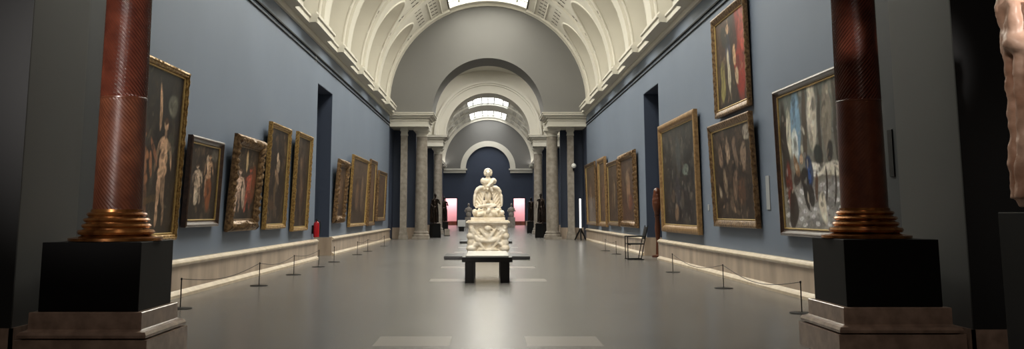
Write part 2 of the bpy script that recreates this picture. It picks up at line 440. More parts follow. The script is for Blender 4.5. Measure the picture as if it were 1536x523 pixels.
# blue screens behind the columns, standing to the architrave
for s, sx in (('left', -1), ('right', 1)):
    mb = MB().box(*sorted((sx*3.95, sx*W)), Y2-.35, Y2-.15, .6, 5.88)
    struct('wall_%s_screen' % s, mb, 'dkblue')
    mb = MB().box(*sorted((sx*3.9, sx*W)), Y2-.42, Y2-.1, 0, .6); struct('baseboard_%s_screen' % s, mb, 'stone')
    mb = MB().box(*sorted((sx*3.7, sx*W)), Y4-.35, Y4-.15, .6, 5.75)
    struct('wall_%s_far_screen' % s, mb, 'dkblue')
    mb = MB().box(*sorted((sx*3.66, sx*W)), Y4-.42, Y4-.1, 0, .6); struct('baseboard_%s_far_screen' % s, mb, 'stone')
# middle hall: blue walls to the cornice, barrel vault, added unseen light panel
mb = MB(); n = 28
mb.grid([[(-5.1*math.cos(PI*k/n), y, 6.3+4.5*math.sin(PI*k/n)) for k in range(n+1)] for y in (Y2, Y2+3, Y3-3, Y3)])
struct('ceiling_middle', mb, 'plaster', smooth=40)
mb = MB()
for sx in (-1, 1): mb.prism([(sx*W, 6.0), (sx*(W-.12), 6.0), (sx*(W-.12), 6.2), (sx*(W-.3), 6.4), (sx*(W-.3), 6.6), (sx*(W+.2), 6.9), (sx*(W+.2), 6.0)], 1, Y2, Y3)
struct('trim_12', mb, 'plaster')
mb = MB().lathe([(1.9, 10.7), (1.9, 10.72)], 40, (0, 57.3), sy=1.6); g = struct('window_3', mb, 'midfill')
MB().lathe([(1.9, 10.62), (2.05, 10.62), (2.05, 10.85), (1.9, 10.85), (1.9, 10.62)], 40, (0, 57.3), caps=False, sy=1.6).build('window_frame', 'glassframe', g)  # rim round the added light panel

# far end wall of the second gallery
mb = MB(); r = 2.57
mb.box(-W, -5.0, Y5, Y5+.3, 0, 6.5); mb.box(5.0, W, Y5, Y5+.3, 0, 6.5)
mb.box(-3.55, 2.92, Y5+.02, Y5+.3, 0, 9.4)
for x0, x1 in ((-5.0, -3.55), (2.92, 5.0)): mb.box(x0, x1, Y5+.02, Y5+.3, 3.12, 6.5)
mb.box(4.35, 5.0, Y5+.02, Y5+.3, 0, 3.12)
struct('wall_far_end', mb, 'dkblue')
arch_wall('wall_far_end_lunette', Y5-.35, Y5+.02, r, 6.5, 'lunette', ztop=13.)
t = MB(); ring(t, r, 3.2, Y5-.42, Y5-.35, 6.5)
for sx in (-1, 1):
    t.box(*sorted((sx*r, sx*W)), Y5-.45, Y5, 6.0, 6.32); t.box(*sorted((sx*(r-.15), sx*W)), Y5-.6, Y5, 6.32, 6.5)
ring(t, 5.0, RV, Y5-.5, Y5-.3, ZS)
struct('trim_13', t, 'plaster', smooth=40)
mb = MB()
for x0, x1 in ((-W, -4.95), (-3.5, 2.9), (4.35, W)): mb.box(x0, x1, Y5-.1, Y5+.02, 0, .5)
struct('baseboard_far_end', mb, 'stone')
for k, (x0, x1) in enumerate(((-4.95, -3.55), (2.92, 4.32))):     # pink rooms glimpsed through the two doorways
    mb = MB().box(x0-.5, x1+.5, Y5+2.4, Y5+2.5, 0, 3.6); mb.box(x0-.6, x0-.5, Y5+.3, Y5+2.5, 0, 3.6); mb.box(x1+.5, x1+.6, Y5+.3, Y5+2.5, 0, 3.6); mb.box(x0-.6, x1+.6, Y5+.3, Y5+2.5, 3.6, 3.7)
    o = struct('wall_pink_room_%d' % (k+1), mb, 'pink')
    mb = MB(); mb.box(x0-.02, x0+.06, Y5-.04, Y5+.3, 0, 3.15); mb.box(x1-.06, x1+.02, Y5-.04, Y5+.3, 0, 3.15); mb.box(x0, x1, Y5-.04, Y5+.3, 3.08, 3.16)
    struct('door_%d' % (k+3), mb, 'black')
    mb = MB().box(x0-.5, x1+.5, Y5+2.3, Y5+2.4, 0, .45)
    struct('baseboard_pink_room_%d' % (k+1), mb, 'wood')

# ------------------------------------------------------------------ near arch piers and the rotunda round the camera
for s, sx, px, pf_, pb, bh in (('left', -1, 4.26, 8.90, 10.15, .34), ('right', 1, 4.50, 9.24, 10.65, .29)):
    X = lambda a: sx*a
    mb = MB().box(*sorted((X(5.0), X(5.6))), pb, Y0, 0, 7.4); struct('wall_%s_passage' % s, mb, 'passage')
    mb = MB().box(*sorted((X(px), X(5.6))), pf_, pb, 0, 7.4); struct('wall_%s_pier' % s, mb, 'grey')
    mb = MB().box(*sorted((X(px+.001), X(8.6))), pf_-.02, pf_, 0, 7.4); struct('wall_%s_pier_front' % s, mb, 'dgrey')  # thin skin carrying the painted-in shade of the pier front
    mb = MB(); mb.box(*sorted((X(px-.025), X(8.6))), pf_-.055, pf_-.021, 0, bh); mb.box(*sorted((X(px-.025), X(px-.001))), pf_-.055, pb+.03, 0, bh)
    struct('baseboard_%s_pier' % s, mb, 'pedstone')
    mb = MB().box(*sorted((X(4.9), X(4.999))), pb+.03, Y0, 0, .6); struct('baseboard_%s_passage' % s, mb, 'stone')
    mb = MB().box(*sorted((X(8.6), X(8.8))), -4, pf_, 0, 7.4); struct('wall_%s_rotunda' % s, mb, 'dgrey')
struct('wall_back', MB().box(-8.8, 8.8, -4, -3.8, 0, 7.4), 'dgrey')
struct('ceiling_rotunda', MB().box(-8.8, 8.8, -4, Y0-.35, 7.4, 7.6), 'plaster')
arch_wall('wall_near_arch', Y0-.4, Y0, 4.4, 7.0, 'plaster', ztop=13.2, half=6.2)

# ------------------------------------------------------------------ stone columns and pilasters
def stone_column(label, x, y, r, ztop):
    t = thing('stone_column', label, 'column', (x, y, 0), 0, 'grey stone columns of the arches')
    k = r
    MB().box(-k*1.35, k*1.35, -k*1.35, k*1.35, 0, .14).build('plinth', 'colstone', t, bevel=.01)
    MB().lathe([(k*1.32,.14),(k*1.36,.19),(k*1.32,.25),(k*1.16,.27),(k*1.13,.31),(k*1.2,.34),(k*1.18,.38),(k*1.05,.4)], 40).build('base', 'colstone', t, smooth=35)
    h = ztop-.46
    MB().lathe([(k*1.06,.4),(k*1.01,.46)]+[(k*(1-.13*(q/10)**1.6), .46+(h-.46)*q/10) for q in range(11)]+[(k*.93,h+.02)], 48).build('shaft', 'colstone', t, smooth=35)
    MB().lathe([(k*.9,h+.0),(k*.97,h+.03),(k*.9,h+.07),(k*.9,h+.17),(k*1.0,h+.2),(k*1.18,h+.31)], 48).build('echinus', 'plaster', t, smooth=35)
    MB().box(-k*1.28, k*1.28, -k*1.28, k*1.28, h+.31, ztop).build('abacus', 'plaster', t, bevel=.01)
    return t
stone_column('thick grey stone column left of the centre aisle carrying the nearer arch', -3.56, 52.1, .335, 5.88)
stone_column('thick grey stone column right of the centre aisle carrying the nearer arch', 3.44, 52.1, .335, 5.88)
stone_column('slimmer-looking grey column deeper in, left of the aisle beside two dark statues', -3.36, 65.2, .31, 5.75)
stone_column('slimmer-looking grey column deeper in, right of the aisle between two dark statues', 3.36, 65.2, .31, 5.75)
def pilaster(label, x, y, w, ztop):
    t = thing('stone_pilaster', label, 'pilaster', (x, y, 0), 0, 'square grey pilasters')
    mb = MB().box(-w*.7, w*.7, -w*.7, w*.7, 0, .2); mb.box(-w*.6, w*.6, -w*.6, w*.6, .2, .38); mb.build('base', 'colstone', t, bevel=.01)
    MB().box(-w/2, w/2, -w/2, w/2, .38, ztop-.4).build('shaft', 'colstone', t)
    mb = MB().box(-w*.56, w*.56, -w*.56, w*.56, ztop-.4, ztop-.3); mb.box(-w*.5, w*.5, -w*.5, w*.5, ztop-.3, ztop-.16); mb.box(-w*.62, w*.62, -w*.62, w*.62, ztop-.16, ztop); mb.build('capital', 'plaster', t, bevel=.01)
    return t
pilaster('narrow square grey pilaster between the left wall and the thick left column', -4.5, 52.0, .34, 5.88)
pilaster('narrow square grey pilaster between the right wall and the thick right column', 4.42, 52.0, .34, 5.88)

# ------------------------------------------------------------------ spiral fluted columns in the foreground
def flute_mesh(name, z0, z1, r0, r1, depth, nfl=35, hand=1, parent=None, m='redmarble', sharp=1.):
    nA = nfl*8; pitch = 2*PI*.225/nfl*1.05; nz = int((z1-z0)/pitch*7)
    zz = np.linspace(z0, z1, nz); ph = np.arange(nA)/nA*2*PI
    Z, A = np.meshgrid(zz, ph, indexing='ij')
    w = np.cos(nfl*A+hand*2*PI*Z/pitch); w = np.abs(np.sin((nfl*A+hand*2*PI*Z/pitch)/2))**sharp
    q = (Z-z0)/(z1-z0); rad = r0+(r1-r0)*q
    ends = np.clip(np.minimum(Z-z0, z1-Z)/.02, 0, 1)
    rad = rad-depth*(1-w)*ends
    v = np.stack([rad*np.cos(A), rad*np.sin(A), Z], -1).reshape(-1, 3)
    i = np.arange(nz-1)[:, None]*nA; j = np.arange(nA)[None, :]; k = (j+1) % nA
    f = np.stack([i+j, i+k, i+nA+k, i+nA+j], -1).reshape(-1, 4)
    me = bpy.data.meshes.new(name); me.from_pydata(v.tolist(), [], f.tolist()); me.materials.append(M[m])
    me.polygons.foreach_set('use_smooth', [True]*len(me.polygons))
    o = bpy.data.objects.new(name, me); C.objects.link(o); o.parent = parent
    return o
def spiral_column(label, x, y, zb, hand):
    t = thing('spiral_column', label, 'column', (x, y, zb), 0, 'spiral marble columns')
    prof = [(.40,0),(.43,.005),(.43,.03),(.33,.045),(.31,.055),(.345,.065),(.355,.085),(.345,.105),(.30,.112),(.298,.122),(.31,.128),(.322,.145),(.31,.162),(.28,.168),(.278,.178),(.295,.184),(.308,.2),(.295,.216),(.262,.222),(.26,.232),(.27,.238),(.281,.252),(.27,.268),(.243,.275),(.24,.3)]
    MB().lathe(prof, 64).build('base', 'bronze', t, smooth=35)
    flute_mesh('lower_drum', .29, 1.37, .227, .219, .009 if hand > 0 else .0012, hand=hand, parent=t, m='redmarble2', sharp=1.)
    MB().lathe([(.2185,1.365),(.2225,1.37),(.2225,1.38),(.2185,1.385)], 64, caps=False).build('joint_band', 'redmarble2', t, smooth=35)
    flute_mesh('upper_drum', 1.38, 3.3, .221, .210, .026, hand=hand, parent=t, sharp=.8)
    MB().lathe([(.2,3.29),(.235,3.31),(.235,3.34),(.205,3.36),(.21,3.4),(.27,3.55),(.3,3.62),(.3,3.7)], 48).build('capital', 'bronze', t, smooth=35)
    return t
def pedestal(sfx, x, y, w, zt, zs_):
    lab = {'left': 'brown-grey marble pedestal with a moulded edge under the left black block', 'right': 'brown-grey marble pedestal with a moulded edge under the right black block'}[sfx]
    t = thing('marble_pedestal', lab, 'pedestal', (x, y, 0), 0, 'marble pedestals')
    a = w/2
    def sq(mb, prof):
        P = [[(-r, -r, z), (r, -r, z), (r, r, z), (-r, r, z), (-r, -r, z)] for r, z in prof]
        mb.grid(P); r, z = prof[-1]; mb.quad((-r,-r,z), (r,-r,z), (r,r,z), (-r,r,z)); r, z = prof[0]; mb.quad((-r,-r,z), (r,-r,z), (r,r,z), (-r,r,z)); return mb
    sq(MB(), [(a+.11,0),(a+.11,.235)]).build('foot', 'pedstone', t, bevel=.006)
    sq(MB(), [(a+.05,.235),(a+.09,.25),(a+.095,.275),(a+.08,.3),(a+.04,.312),(a+.03,.32)]).build('moulding', 'pedstone', t, smooth=40)
    sq(MB(), [(a+.025,.32),(a+.025,zs_-.006),(a+.019,zs_)]).build('top', 'pedstone', t)
    b = thing('black_plinth', 'plain matt black block carrying the %s spiral column' % sfx, 'plinth', (x, y, zs_), 0, 'black column plinths')
    MB().box(-w/2+.03, w/2-.03, -w/2+.03, w/2-.03, 0, zt-zs_).build('block', 'black', b, bevel=.006)
    return t
pedestal('left', -3.63, 9.46, .97, 1.09, .47)
spiral_column('red-brown marble column with spiral flutes, standing on the left black block', -3.585, 9.46, 1.09, 1)
pedestal('right', 3.86, 9.86, .97, 1.105, .475)
spiral_column('red-brown marble column with spiral flutes, standing on the right black block', 3.80, 9.86, 1.105, -1)

# ------------------------------------------------------------------ paintings
def painter(seed, w, h, base, items, strokes=60, pal=((120,100,80),), res=.018, region=(0,1,0,1), salpha=.35, noise_amp=.25):
    rng = np.random.RandomState(seed); nx, ny = max(24, int(w/res)), max(24, int(h/res))
    nx, ny = min(nx, 240), min(ny, 200)
    u, v = np.meshgrid(np.linspace(0, 1, nx), np.linspace(0, 1, ny))
    b0, b1 = np.array(lin(base[0])), np.array(lin(base[1]))
    img = b0*(1-v[..., None])+b1*v[..., None]
    asp = w/h
    # wobble the coordinates so that shapes get hand-painted edges
    wob = np.zeros_like(u); wob2 = np.zeros_like(u)
    for k in range(5):
        fx, fy, p = rng.uniform(4, 22), rng.uniform(4, 22), rng.uniform(0, 6)
        wob += np.sin(fx*u+fy*v+p)*.006; fx, fy, p = rng.uniform(4, 22), rng.uniform(4, 22), rng.uniform(0, 6); wob2 += np.cos(fx*u-fy*v+p)*.006
    U, V = u+wob, v+wob2
    def put(cu, cv, ru, rv, ang, col, al, hard=2.6):
        nonlocal img
        du, dv = (U-cu)*asp, (V-cv); c, s = math.cos(ang), math.sin(ang)
        a, b = (du*c+dv*s)/(ru*asp), (-du*s+dv*c)/rv
        m_ = np.clip((1-(a*a+b*b))*hard, 0, 1)[..., None]*al
        img = img*(1-m_)+np.array(lin(col))*m_
    for k in range(strokes):
        c = pal[rng.randint(len(pal))]
        put(rng.uniform(region[0], region[1]), rng.uniform(region[2], region[3]), rng.uniform(.02, .07), rng.uniform(.03, .13), rng.normal(0, .5), tuple(np.clip(np.array(c)*rng.uniform(.6, 1.25), 0, 255)), salpha*rng.uniform(.4, 1), 1.5)
    for it in items:
        put(*it)
        cu, cv, ru, rv, an, col, al = it
        if max(col) > 90:      # modelling strokes inside each painted form
            for q in range(7):
                f_ = rng.choice((.45, .6, 1.15, .8)); t_ = rng.uniform(-.8, .8); s_ = rng.uniform(-.6, .6)
                put(cu+s_*ru*math.cos(an)-t_*rv*math.sin(an)/asp, cv+s_*ru*math.sin(an)*asp+t_*rv*math.cos(an), ru*rng.uniform(.15, .45), rv*rng.uniform(.12, .35), an+rng.normal(0, .3), tuple(np.clip(np.array(col)*f_, 0, 255)), .7*al, 2.)
    for k in range(strokes*2):   # small broken touches over everything
        c = pal[rng.randint(len(pal))]
        put(rng.uniform(region[0], region[1]), rng.uniform(region[2], region[3]), rng.uniform(.006, .02), rng.uniform(.012, .05), rng.normal(0, .7), tuple(np.clip(np.array(c)*rng.uniform(.5, 1.7), 0, 255)), salpha*rng.uniform(.5, 1), 2.)
    g = rng.rand(ny//3+2, nx//3+2); gg = np.kron(g, np.ones((3, 3)))[:ny, :nx]
    img = img*(1-noise_amp/2+noise_amp*gg[..., None])
    return np.clip(img, 0, 1), nx, ny
def canvas(w, h, d, z0, data, parent, tex=None):
    img, nx, ny = data
    xs = np.linspace(-w/2, w/2, nx); zs = np.linspace(z0, z0+h, ny)
    X_, Z_ = np.meshgrid(xs, zs); v = np.stack([X_, np.full_like(X_, -d), Z_], -1).reshape(-1, 3)
    i = np.arange(ny-1)[:, None]*nx; j = np.arange(nx-1)[None, :]
    f = np.stack([i+j, i+j+1, i+nx+j+1, i+nx+j], -1).reshape(-1, 4)
    me = bpy.data.meshes.new('canvas'); me.from_pydata(v.tolist(), [], f.tolist())
    a = me.color_attributes.new('paint', 'FLOAT_COLOR', 'POINT')
    col = np.ones((ny*nx, 4), 'f'); col[:, :3] = img.reshape(-1, 3); a.data.foreach_set('color', col.ravel())
    me.materials.append(M['canvas']); o = bpy.data.objects.new('canvas', me); C.objects.link(o); o.parent = parent
    return o
def frame_mb(w, h, prof, carved=0., seed=0, step=.04):
    """mitred frame, outer size w x h, profile (inset, height); carved adds relief"""
    mb = MB(); cs = [(-1,-1),(1,-1),(1,1),(-1,1)]
    for k in range(4):
        a, b = cs[k], cs[(k+1) % 4]; L_ = w if k % 2 == 0 else h
        n = max(1, int(L_/step)) if carved else 1
        rows = []
        for i in range(n+1):
            s = i/n; r_ = []
            for (d, hh) in prof:
                ax, az = a[0]*(w/2-d), a[1]*(h/2-d); bx, bz = b[0]*(w/2-d), b[1]*(h/2-d)
                x, z = ax+(bx-ax)*s, az+(bz-az)*s+h/2
                e = 0
                if carved and 0 < d < prof[-1][0]-.001 and hh > .03:
                    e = carved*(.6*math.sin(s*L_*2*PI/.17+d*20)+.8*noise.noise(Vector((x*9+seed, z*9, d*14))))
                r_.append((x, -(hh+e), z))
            rows.append(r_)
        mb.grid(rows)
    return mb
NB = [0]
def painting(side, ya, yb, za, zb, style, data_args, label, tilt=2., group=None):
    sx = -1 if side == 'L' else 1
    w, h = yb-ya, zb-za
    tl = R(tilt)
    t = thing('framed_painting', label, 'painting', (sx*(W-.03), (ya+yb)/2, za), (PI/2 if sx < 0 else -PI/2), group, tl)
    S = {'gold': ('gold', [(0,.0),(0,.09),(.015,.12),(.04,.125),(.05,.10),(.075,.10),(.09,.075),(.1,.03)], .1, 0.010),
         'dark': ('brownframe', [(0,0),(0,.10),(.02,.12),(.04,.12),(.07,.07),(.10,.06),(.11,.03)], .11, 0),
         'carved': ('oldgold', [(0,0),(0,.08),(.04,.13),(.09,.16),(.15,.15),(.18,.11),(.21,.08),(.22,.03)], .22, .035),
         'plain': ('palegold', [(0,0),(0,.12),(.03,.14),(.11,.14),(.16,.08),(.19,.06),(.2,.03)], .2, 0),
         'dull': ('oldgold', [(0,0),(0,.10),(.02,.12),(.05,.12),(.08,.09),(.12,.08),(.15,.03)], .15, .008)}[style]
    frame_mb(w, h, [(a_, b_*.8) for a_, b_ in S[1]], S[3], seed=za*7+ya).build('frame', S[0], t, smooth=50)
    lin_ = S[2]
    # bright sight edge inside the frame
    l = MB(); P = [(lin_-.004,.034),(lin_+.006,.05),(lin_+.018,.045),(lin_+.024,.022)]
    lm = frame_mb(w, h, P); lm.build('liner', 'liner' if style != 'carved' else 'oldgold', t)
    d = lin_+.02
    MB().box(-w/2+.02, w/2-.02, -.018, 0, .02, h-.02).build('backing', 'backing', t)
    canvas(w-2*d, h-2*d, .024, d, painter(int(ya*13+za*7), w-2*d, h-2*d, *data_args[:2], **data_args[2]), t)
    return t
SK = (222,178,140); SKD = (150,108,80)
def fig(u, v0, h, wd, col=SK, lean=0., hd=True, al=.9):
    """a loosely brushed standing figure, feet at v0"""
    d = tuple(int(c*.72) for c in col)
    it = [(u-wd*.22, v0+h*.12, wd*.10, h*.13, .05, col, al), (u-wd*.16, v0+h*.34, wd*.16, h*.15, -.12, col, al),
          (u+wd*.26, v0+h*.12, wd*.10, h*.13, -.05, d, al), (u+wd*.16, v0+h*.34, wd*.15, h*.15, .1, d, al),
          (u, v0+h*.5, wd*.32, h*.08, 0, col, al), (u+lean*.1, v0+h*.62, wd*.28, h*.11, lean, col, al), (u+lean*.2, v0+h*.75, wd*.38, h*.08, lean, col, al),
          (u-wd*.42, v0+h*.64, wd*.09, h*.15, -.25, d, al), (u+wd*.45+lean*.2, v0+h*.66, wd*.08, h*.15, .3, col, al)]
    if hd: it += [(u+lean*.3, v0+h*.85, wd*.09, h*.05, 0, d, al), (u+lean*.35, v0+h*.93, wd*.17, h*.06, 0, col, al), (u+lean*.35, v0+h*.965, wd*.19, h*.04, 0, (70,48,34), al)]
    return it
dk = ((24,20,18),(34,29,25))
DARK = dict(strokes=90, pal=((60,48,38),(90,74,58),(40,36,34),(110,90,70)), salpha=.5)
# left wall, near to far
painting('L', 13.72, 15.95, .93, 3.66, 'gold', (((52,40,30),(46,44,44)), fig(.66,.04,.68,.34,(216,174,140),.0)+[(.50,.78,.035,.16,.12,SK,.9)]+fig(.22,.04,.58,.42,(172,118,84),-.12)+[(.44,.50,.03,.12,.8,(160,108,78),.8),(.8,.8,.12,.08,0,(120,118,104),.6),(.8,.55,.1,.1,0,(84,82,70),.6),(.4,.2,.2,.03,0,(110,84,52),.5)], dict(strokes=110, pal=((58,50,40),(36,32,28),(84,76,64),(48,38,30)), salpha=.5)), 'tall gilt-framed painting of pale standing figures in a wood, largest on the left wall', 2.3)
painting('L', 16.4, 18.4, 1.12, 2.68, 'dark', (((30,22,18),(50,42,36)), fig(.32,.2,.55,.34,(206,180,156),-.1)+fig(.66,.3,.6,.3,(190,150,118),.1)+[(.7,.35,.12,.25,0,(132,72,36),.9),(.62,.78,.04,.12,.2,(220,190,160),.8),(.28,.3,.08,.12,.2,(226,206,180),.8),(.85,.9,.14,.1,0,(104,98,88),.7)], DARK), 'brown-framed painting with a bright gilt sill, second from the left spiral column', 2.2)
painting('L', 19.1, 21.45, 1.0, 2.93, 'carved', (((26,20,16),(64,54,40)), fig(.24,.1,.6,.36,(226,190,166),0)+fig(.66,.1,.66,.4,(170,84,64),.1)+[(.5,.82,.05,.18,.1,(222,190,140),.8),(.45,.35,.08,.22,.3,(198,170,150),.8),(.85,.5,.12,.3,0,(112,60,34),.8)], DARK), 'dark painting in a heavy carved and scrolled frame, third on the left wall', 4.2)
painting('L', 22.25, 24.5, .99, 3.46, 'gold', (((38,28,20),(40,32,28)), [(.45,.3,.05,.26,0,(96,76,52),.8),(.55,.62,.1,.1,.4,(170,146,122),.8),(.5,.5,.16,.05,-.6,(150,120,92),.7),(.5,.72,.05,.05,0,(226,196,166),.8),(.3,.2,.2,.05,0,(92,66,42),.5)], DARK), 'narrow-looking upright gilt-framed dark painting, left of its close pair before the doorway', 2.2)
painting('L', 25.4, 27.5, .89, 3.5, 'gold', (((46,32,24),(52,42,34)), [(.5,.5,.08,.36,0,(102,80,62),.7),(.4,.7,.05,.1,.3,(140,114,92),.6),(.6,.3,.06,.2,0,(84,58,42),.7)], DARK), 'upright gilt-framed brown painting nearest the left doorway, fire extinguisher at its corner', 2.2)
painting('L', 32.3, 34.5, 1.04, 3.17, 'carved', (((70,50,34),(84,68,54)), [(.5,.5,.2,.36,0,(124,92,64),.6),(.4,.6,.1,.14,.3,(152,120,90),.5)], DARK), 'small painting in a bright scrolled gilt frame just beyond the left doorway', 4.)
painting('L', 35.8, 40.6, .86, 3.52, 'gold', (((66,50,38),(98,82,70)), [(.4,.45,.1,.26,.1,(126,98,74),.6),(.7,.5,.1,.3,-.1,(134,110,88),.6)], DARK), 'wide smooth gilt-framed painting beyond the left doorway, second after it', 2.8)
painting('L', 41.4, 43.7, .83, 3.66, 'dull', (((84,60,42),(94,74,58)), [(.5,.5,.2,.3,0,(116,86,64),.6)], DARK), 'slim dull brown painting between the wide gilt one and the last on the left wall', 2.)
painting('L', 44.7, 48.2, 1.0, 3.33, 'dull', (((76,54,38),(90,70,56)), [(.5,.5,.2,.3,0,(112,84,62),.6)], DARK), 'last painting on the left wall, beside the far dark blue opening', 2.)
# right wall, near to far
tiles = [(.02+.075*i+(.03 if j % 2 else 0), .03+.055*j, .03, .018, 0, (236,236,238) if (i+j) % 2 else (150,146,142), .75) for i in range(14) for j in range(6)]
painting('R', 12.75, 16.97, .98, 3.47, 'dark', (((150,142,130),(96,104,100)),
  [(.06,.5,.06,.5,0,(54,46,40),.95),(.13,.72,.035,.2,0,(232,226,206),.9),(.22,.75,.07,.3,0,(130,164,192),.95),(.2,.6,.05,.14,0,(236,240,234),.8),(.33,.72,.03,.34,0,(86,74,64),.95),(.42,.78,.06,.26,0,(224,214,198),.9),(.5,.7,.02,.34,0,(70,62,56),.9),(.58,.76,.06,.26,0,(150,140,126),.9),(.68,.72,.03,.34,0,(74,66,58),.9),(.8,.75,.08,.26,0,(206,196,180),.8)]
  + [(.62,.12,.62,.24,0,(170,168,168),.9)]+tiles+
  [(.45,.42,.14,.05,0,(244,238,226),.95),(.62,.40,.14,.05,0,(238,230,216),.9),(.36,.4,.05,.12,.2,(44,62,96),.95),(.30,.34,.06,.09,-.2,(36,30,28),.95),(.2,.36,.06,.08,.3,(58,44,38),.95),(.08,.3,.05,.22,0,(120,52,38),.9),(.11,.14,.06,.16,.15,(46,34,28),.95),(.30,.22,.03,.09,.3,(34,28,26),.95),(.37,.24,.05,.09,-.3,(40,32,30),.95),(.55,.3,.012,.14,.05,(52,40,34),.95),(.64,.28,.012,.14,-.05,(52,40,34),.95),(.36,.37,.02,.05,0,(48,84,150),.95),(.5,.5,.03,.08,.1,(60,50,44),.9),(.6,.52,.035,.09,-.2,(44,40,40),.9),(.2,.46,.03,.12,.5,(150,116,84),.9),(.44,.3,.02,.12,0,(90,60,44),.9),(.5,.14,.05,.12,.1,(236,226,208),.9),(.47,.52,.05,.07,0,(46,52,50),.9),(.27,.5,.025,.05,0,(206,170,140),.9)],
  dict(strokes=60, pal=((70,58,50),(180,170,156),(96,84,72),(120,120,118)), salpha=.5, region=(0,1,.2,1))), 'long brown-framed painting of a pale hall with tiled floor, behind the right spiral column', 1.)
painting('R', 18.72, 21.5, 3.43, 5.66, 'dull', (((40,32,30),(80,60,50)),
  [(.78,.55,.2,.6,.1,(148,44,36),.95),(.9,.8,.12,.3,0,(190,84,70),.7),(.55,.75,.2,.3,0,(50,40,38),.9),(.42,.62,.09,.22,.1,(70,72,92),.9),(.42,.38,.05,.3,.1,(206,196,170),.85),(.2,.3,.09,.26,0,(150,140,84),.85),(.42,.86,.05,.06,0,(214,176,140),.95),(.62,.52,.05,.12,.2,(216,176,136),.85),(.68,.3,.06,.1,0,(206,182,150),.85),(.3,.8,.16,.12,-.5,(50,54,52),.8)], DARK), 'painting with a red curtain, hung high above another on the right wall', .6)
painting('R', 18.45, 21.95, 1.07, 3.3, 'dull', (((42,32,26),(56,48,42)),
  [(.2,.7,.06,.14,.4,(150,124,104),.8),(.4,.75,.05,.16,-.2,(170,146,124),.7),(.6,.72,.06,.2,.1,(140,116,98),.7),(.8,.66,.07,.16,0,(160,136,116),.7),(.3,.4,.05,.18,.4,(150,130,108),.6),(.55,.35,.06,.2,-.3,(132,106,86),.7),(.9,.9,.1,.08,0,(170,160,146),.8),(.12,.3,.04,.06,0,(180,164,144),.7),(.7,.3,.1,.16,.4,(92,62,44),.7)], dict(strokes=150, pal=((70,56,46),(50,38,32),(104,86,70),(26,22,20)), salpha=.7)), 'crowded dark battle-like painting directly below the high red-curtained one', 2.)
painting('R', 23.5, 28.5, .84, 3.88, 'plain', (((32,26,24),(58,58,56)),
  [(.7,.55,.1,.07,0,(110,120,112),.8),(.5,.72,.08,.2,0,(74,78,78),.7),(.45,.35,.08,.2,0,(64,60,64),.7),(.3,.3,.05,.08,0,(110,90,72),.6),(.4,.12,.05,.1,.2,(140,112,88),.7),(.2,.6,.1,.2,0,(50,46,42),.8)], dict(strokes=120, pal=((60,56,54),(84,76,66),(40,34,32),(96,92,86)), salpha=.5)), 'largest upright dark painting with a broad yellow-brown frame beside the right doorway', .8)
painting('R', 33.4, 37.4, .86, 3.55, 'carved', (((88,60,48),(92,76,66)), [(.5,.5,.14,.34,.1,(150,118,92),.7),(.4,.7,.1,.14,.3,(150,128,104),.6),(.6,.3,.14,.16,0,(120,72,54),.7)], DARK), 'painting in a frame with bright gilt scrolls, above the black chair on the right', 1.)
painting('R', 37.95, 41.4, .86, 3.45, 'dull', (((72,52,38),(86,70,56)), [(.6,.5,.08,.3,.1,(146,124,98),.7),(.4,.4,.08,.2,0,(124,98,74),.6)], DARK), 'dull gilt-framed brown painting just beyond the scroll-framed one on the right wall', .8)
painting('R', 41.85, 44.7, .78, 3.8, 'plain', (((84,62,46),(98,80,62)), [(.5,.5,.2,.34,.1,(128,98,74),.6)], DARK), 'tall slim painting between two wider dull ones, second from the far end on the right', .8)
painting('R', 45.7, 50.2, .78, 3.8, 'dull', (((92,68,50),(104,86,68)), [(.4,.5,.14,.3,.1,(132,104,80),.6),(.7,.4,.1,.2,0,(120,92,70),.6)], DARK), 'last painting on the right wall, beside the far dark blue opening', 1.5)

# wall labels
def wall_label(label, sx, y, z, w, h, x=None):
    t = thing('wall_label', label, 'label', (sx*(x or W), y, z), (PI/2 if sx < 0 else -PI/2), 'wall labels')
    MB().box(-w/2, w/2, -.015, 0, 0, h).build('card', 'card' if x is None else 'black', t, bevel=.003)
wall_label('pale grey wall label to the near side of the battle-like painting', 1, 18.0, 1.42, .22, .62)
wall_label('tiny pale label between the two biggest right-wall paintings', 1, 22.9, 1.42, .14, .14)
wall_label('small dark plaque on the grey passage wall behind the right spiral column', 1, 12.0, 1.8, .14, .58, x=5.0)
wall_label('small pale sensor high beside the top of the left doorway', -1, 28.7, 5.85, .12, .2)

# ------------------------------------------------------------------ sculpture in the aisle
pf = thing('sculpture_platform', 'low wide black platform under the white marble sculpture', 'platform', (-.03, 30.2, 0))
MB().box(-1.28, 1.28, -1.0, 1.0, .02, .10).build('top', 'blackwood', pf, bevel=.008); MB().box(-1.2, 1.2, -.92, .92, 0, .02).build('foot', 'steel', pf)
pf2 = thing('sculpture_platform', 'farther thin black platform low on the floor behind the sculpture', 'platform', (-.1, 45.6, 0))
MB().box(-1.2, 1.2, -.9, .9, .02, .10).build('top', 'blackwood', pf2, bevel=.008); MB().box(-1.1, 1.1, -.8, .8, 0, .02).build('foot', 'steel', pf2)

sc = thing('marble_sculpture', 'white marble bust above a spread-winged bird on a carved pedestal in the aisle', 'sculpture', (0, 30.0, .115))
rng = random.Random(4)
